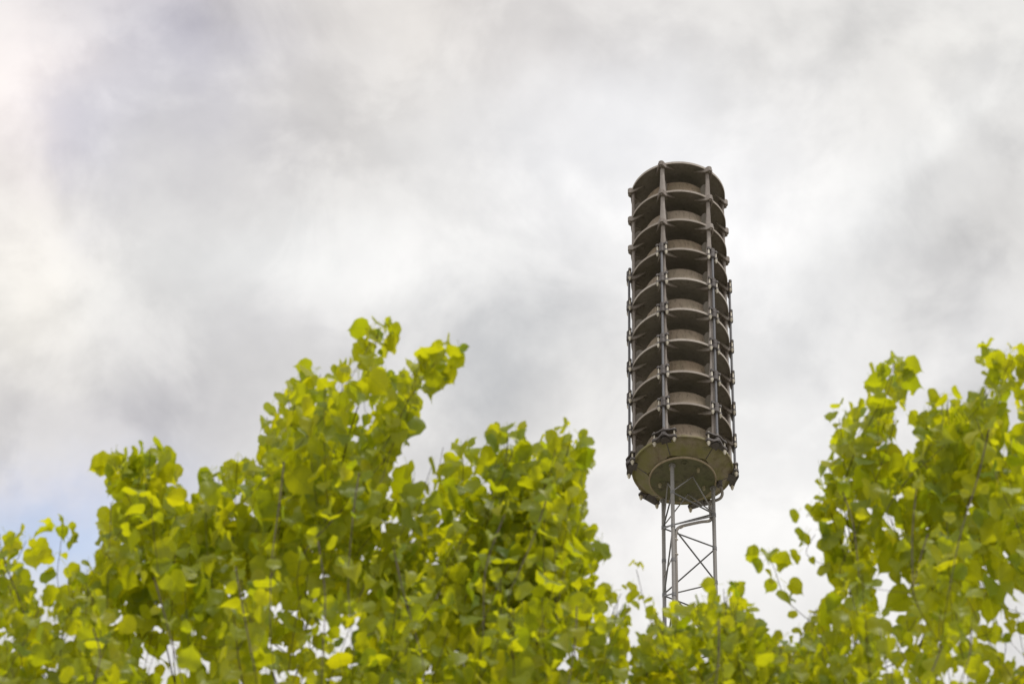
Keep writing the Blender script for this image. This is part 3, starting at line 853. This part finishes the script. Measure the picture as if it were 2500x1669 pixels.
sprig(tl, [(1165, 992), (1163, 1030), (1155, 1090)], 12.4, [(0, 0), (0, 180), (.2, 30), (.3, 200), (.5, 0), (.6, 180)], .08)
def stems(t, lst):
    for p in lst:
        d = [12.0 - 1.4 * max(0, y - 1000) / 570 for x, y in p]
        p = [(x + t.rnd.uniform(-9, 9), y) for x, y in p]
        pth = [at(x, y, dd) for (x, y), dd in zip(p, d)]
        t.shoot(pth[0], 0, path=pth, dens=.22, size=.05, check=1, r_tip=.0028)
stems(tl, [[(650, 1060), (634, 1150), (622, 1290), (612, 1400)], [(832, 1085), (812, 1190), (800, 1330), (806, 1440)], [(345, 1325), (372, 1420), (412, 1565)], [(735, 1240), (746, 1360), (742, 1480)],
           [(905, 1260), (925, 1350), (960, 1470)], [(1155, 1180), (1120, 1300), (1105, 1420)], [(1330, 1390), (1318, 1470), (1300, 1560)], [(545, 1300), (560, 1400), (570, 1500)], [(215, 1440), (222, 1500), (210, 1568)], [(1260, 1150), (1225, 1230), (1190, 1330)]])
tl.finish()

tr_ = Tree((1.75, 10.1, 0), 23, RIGHT_, RHOLES, 'yellow-green lime tree right of the mast, its low side crossing in front of the mast', (1.75, 10.1, 7.1), (1.75, 1.7, 3.3), 10.2)
tr_.skeleton(13, 4.1, 1.35)
hr = [
    dict(p=[(2050, 835), (2020, 920), (1960, 1040), (1935, 1140), (1955, 1260), (1960, 1400)], d=12.5, n=1.1, s=.064),
    dict(p=[(2080, 860), (2060, 900), (2030, 970), (1990, 1080)], d=12.7, n=1.1, s=.064),
    dict(p=[(2020, 860), (1995, 940), (1965, 1010), (1950, 1100)], d=12.8, n=1.2, s=.064),
    dict(p=[(1925, 960), (1935, 1040), (1940, 1120), (1950, 1250)], d=12.6, n=1.1, s=.062),
    dict(p=[(2320, 815), (2290, 900), (2260, 1020), (2200, 1220), (2140, 1400)], d=12.4, n=1.2, s=.07),
    dict(p=[(2270, 822), (2262, 880), (2215, 990), (2160, 1120)], d=12.6, n=.9, s=.064),
    dict(p=[(2175, 915), (2165, 1000), (2140, 1120), (2110, 1290)], d=12.6, n=1.2, s=.07),
    dict(p=[(2125, 950), (2125, 1040), (2115, 1150), (2100, 1300)], d=12.8, n=1.1),
    dict(p=[(2220, 935), (2210, 1020), (2180, 1140)], d=12.9, n=1.2),
    dict(p=[(1850, 1185), (1890, 1150), (1930, 1250), (1960, 1380)], d=12.5, n=1.0, s=.06),
    dict(p=[(1900, 1070), (1920, 1130), (1945, 1250)], d=12.7, n=1.1, s=.06),
    dict(p=[(1700, 1360), (1710, 1430), (1740, 1540)], d=12.3, n=1.1, s=.07),
    dict(p=[(1600, 1385), (1610, 1440), (1640, 1560)], d=12.3, n=1.2, s=.07),
    dict(p=[(1520, 1400), (1530, 1470), (1560, 1570)], d=12.6, n=1.2, s=.06),
    dict(p=[(1660, 1350), (1665, 1420), (1690, 1520)], d=12.5, n=1.3, s=.07),
]
grow(tr_, (1445, 2650), skyline_of(RIGHT_), 120, 65, 190, hr)
grow(tr_, (1445, 1830), skyline_of(RIGHT_), 50, 34, 0, [])
sprig(tr_, [(1762, 1272), (1775, 1300), (1800, 1370), (1830, 1400), (1900, 1460)], 12.3, [(0, 200), (.02, 0), (.1, 260), (.12, 20), (.2, 180), (.35, 220), (.4, 10), (.5, 270)], .066)
sprig(tr_, [(1460, 1305), (1468, 1340), (1480, 1390), (1500, 1450)], 12.8, [(.3, 180), (.55, 0), (.6, 170), (.7, 20)], .045)
sprig(tr_, [(2262, 822), (2272, 850), (2268, 880), (2235, 950)], 12.5, [(.4, 200)], .04)
sprig(tr_, [(1870, 1225), (1850, 1270), (1900, 1300), (1950, 1330)], 12.4, [(0, 0), (.05, 200), (.3, 180), (.5, 30)], .068)
sprig(tr_, [(2052, 832), (2045, 870), (2030, 920)], 12.4, [(0, 0), (0, 180), (.15, 20), (.3, 200), (.5, 0), (.6, 180)], .072)
sprig(tr_, [(2325, 815), (2315, 850), (2300, 900)], 12.4, [(0, 0), (0, 180), (.2, 30), (.3, 200), (.5, 0), (.6, 180)], .08)
stems(tr_, [[(2275, 985), (2245, 1090), (2208, 1220), (2190, 1330)], [(2105, 1120), (2098, 1230), (2088, 1340)], [(2135, 1225), (2110, 1270), (2092, 1330)], [(1938, 1120), (1950, 1200), (1962, 1310)], [(2170, 1480), (2145, 1530), (2130, 1568)], [(1640, 1420), (1655, 1500), (1650, 1568)], [(2235, 1440), (2225, 1500), (2200, 1568)]])
tr_.finish()
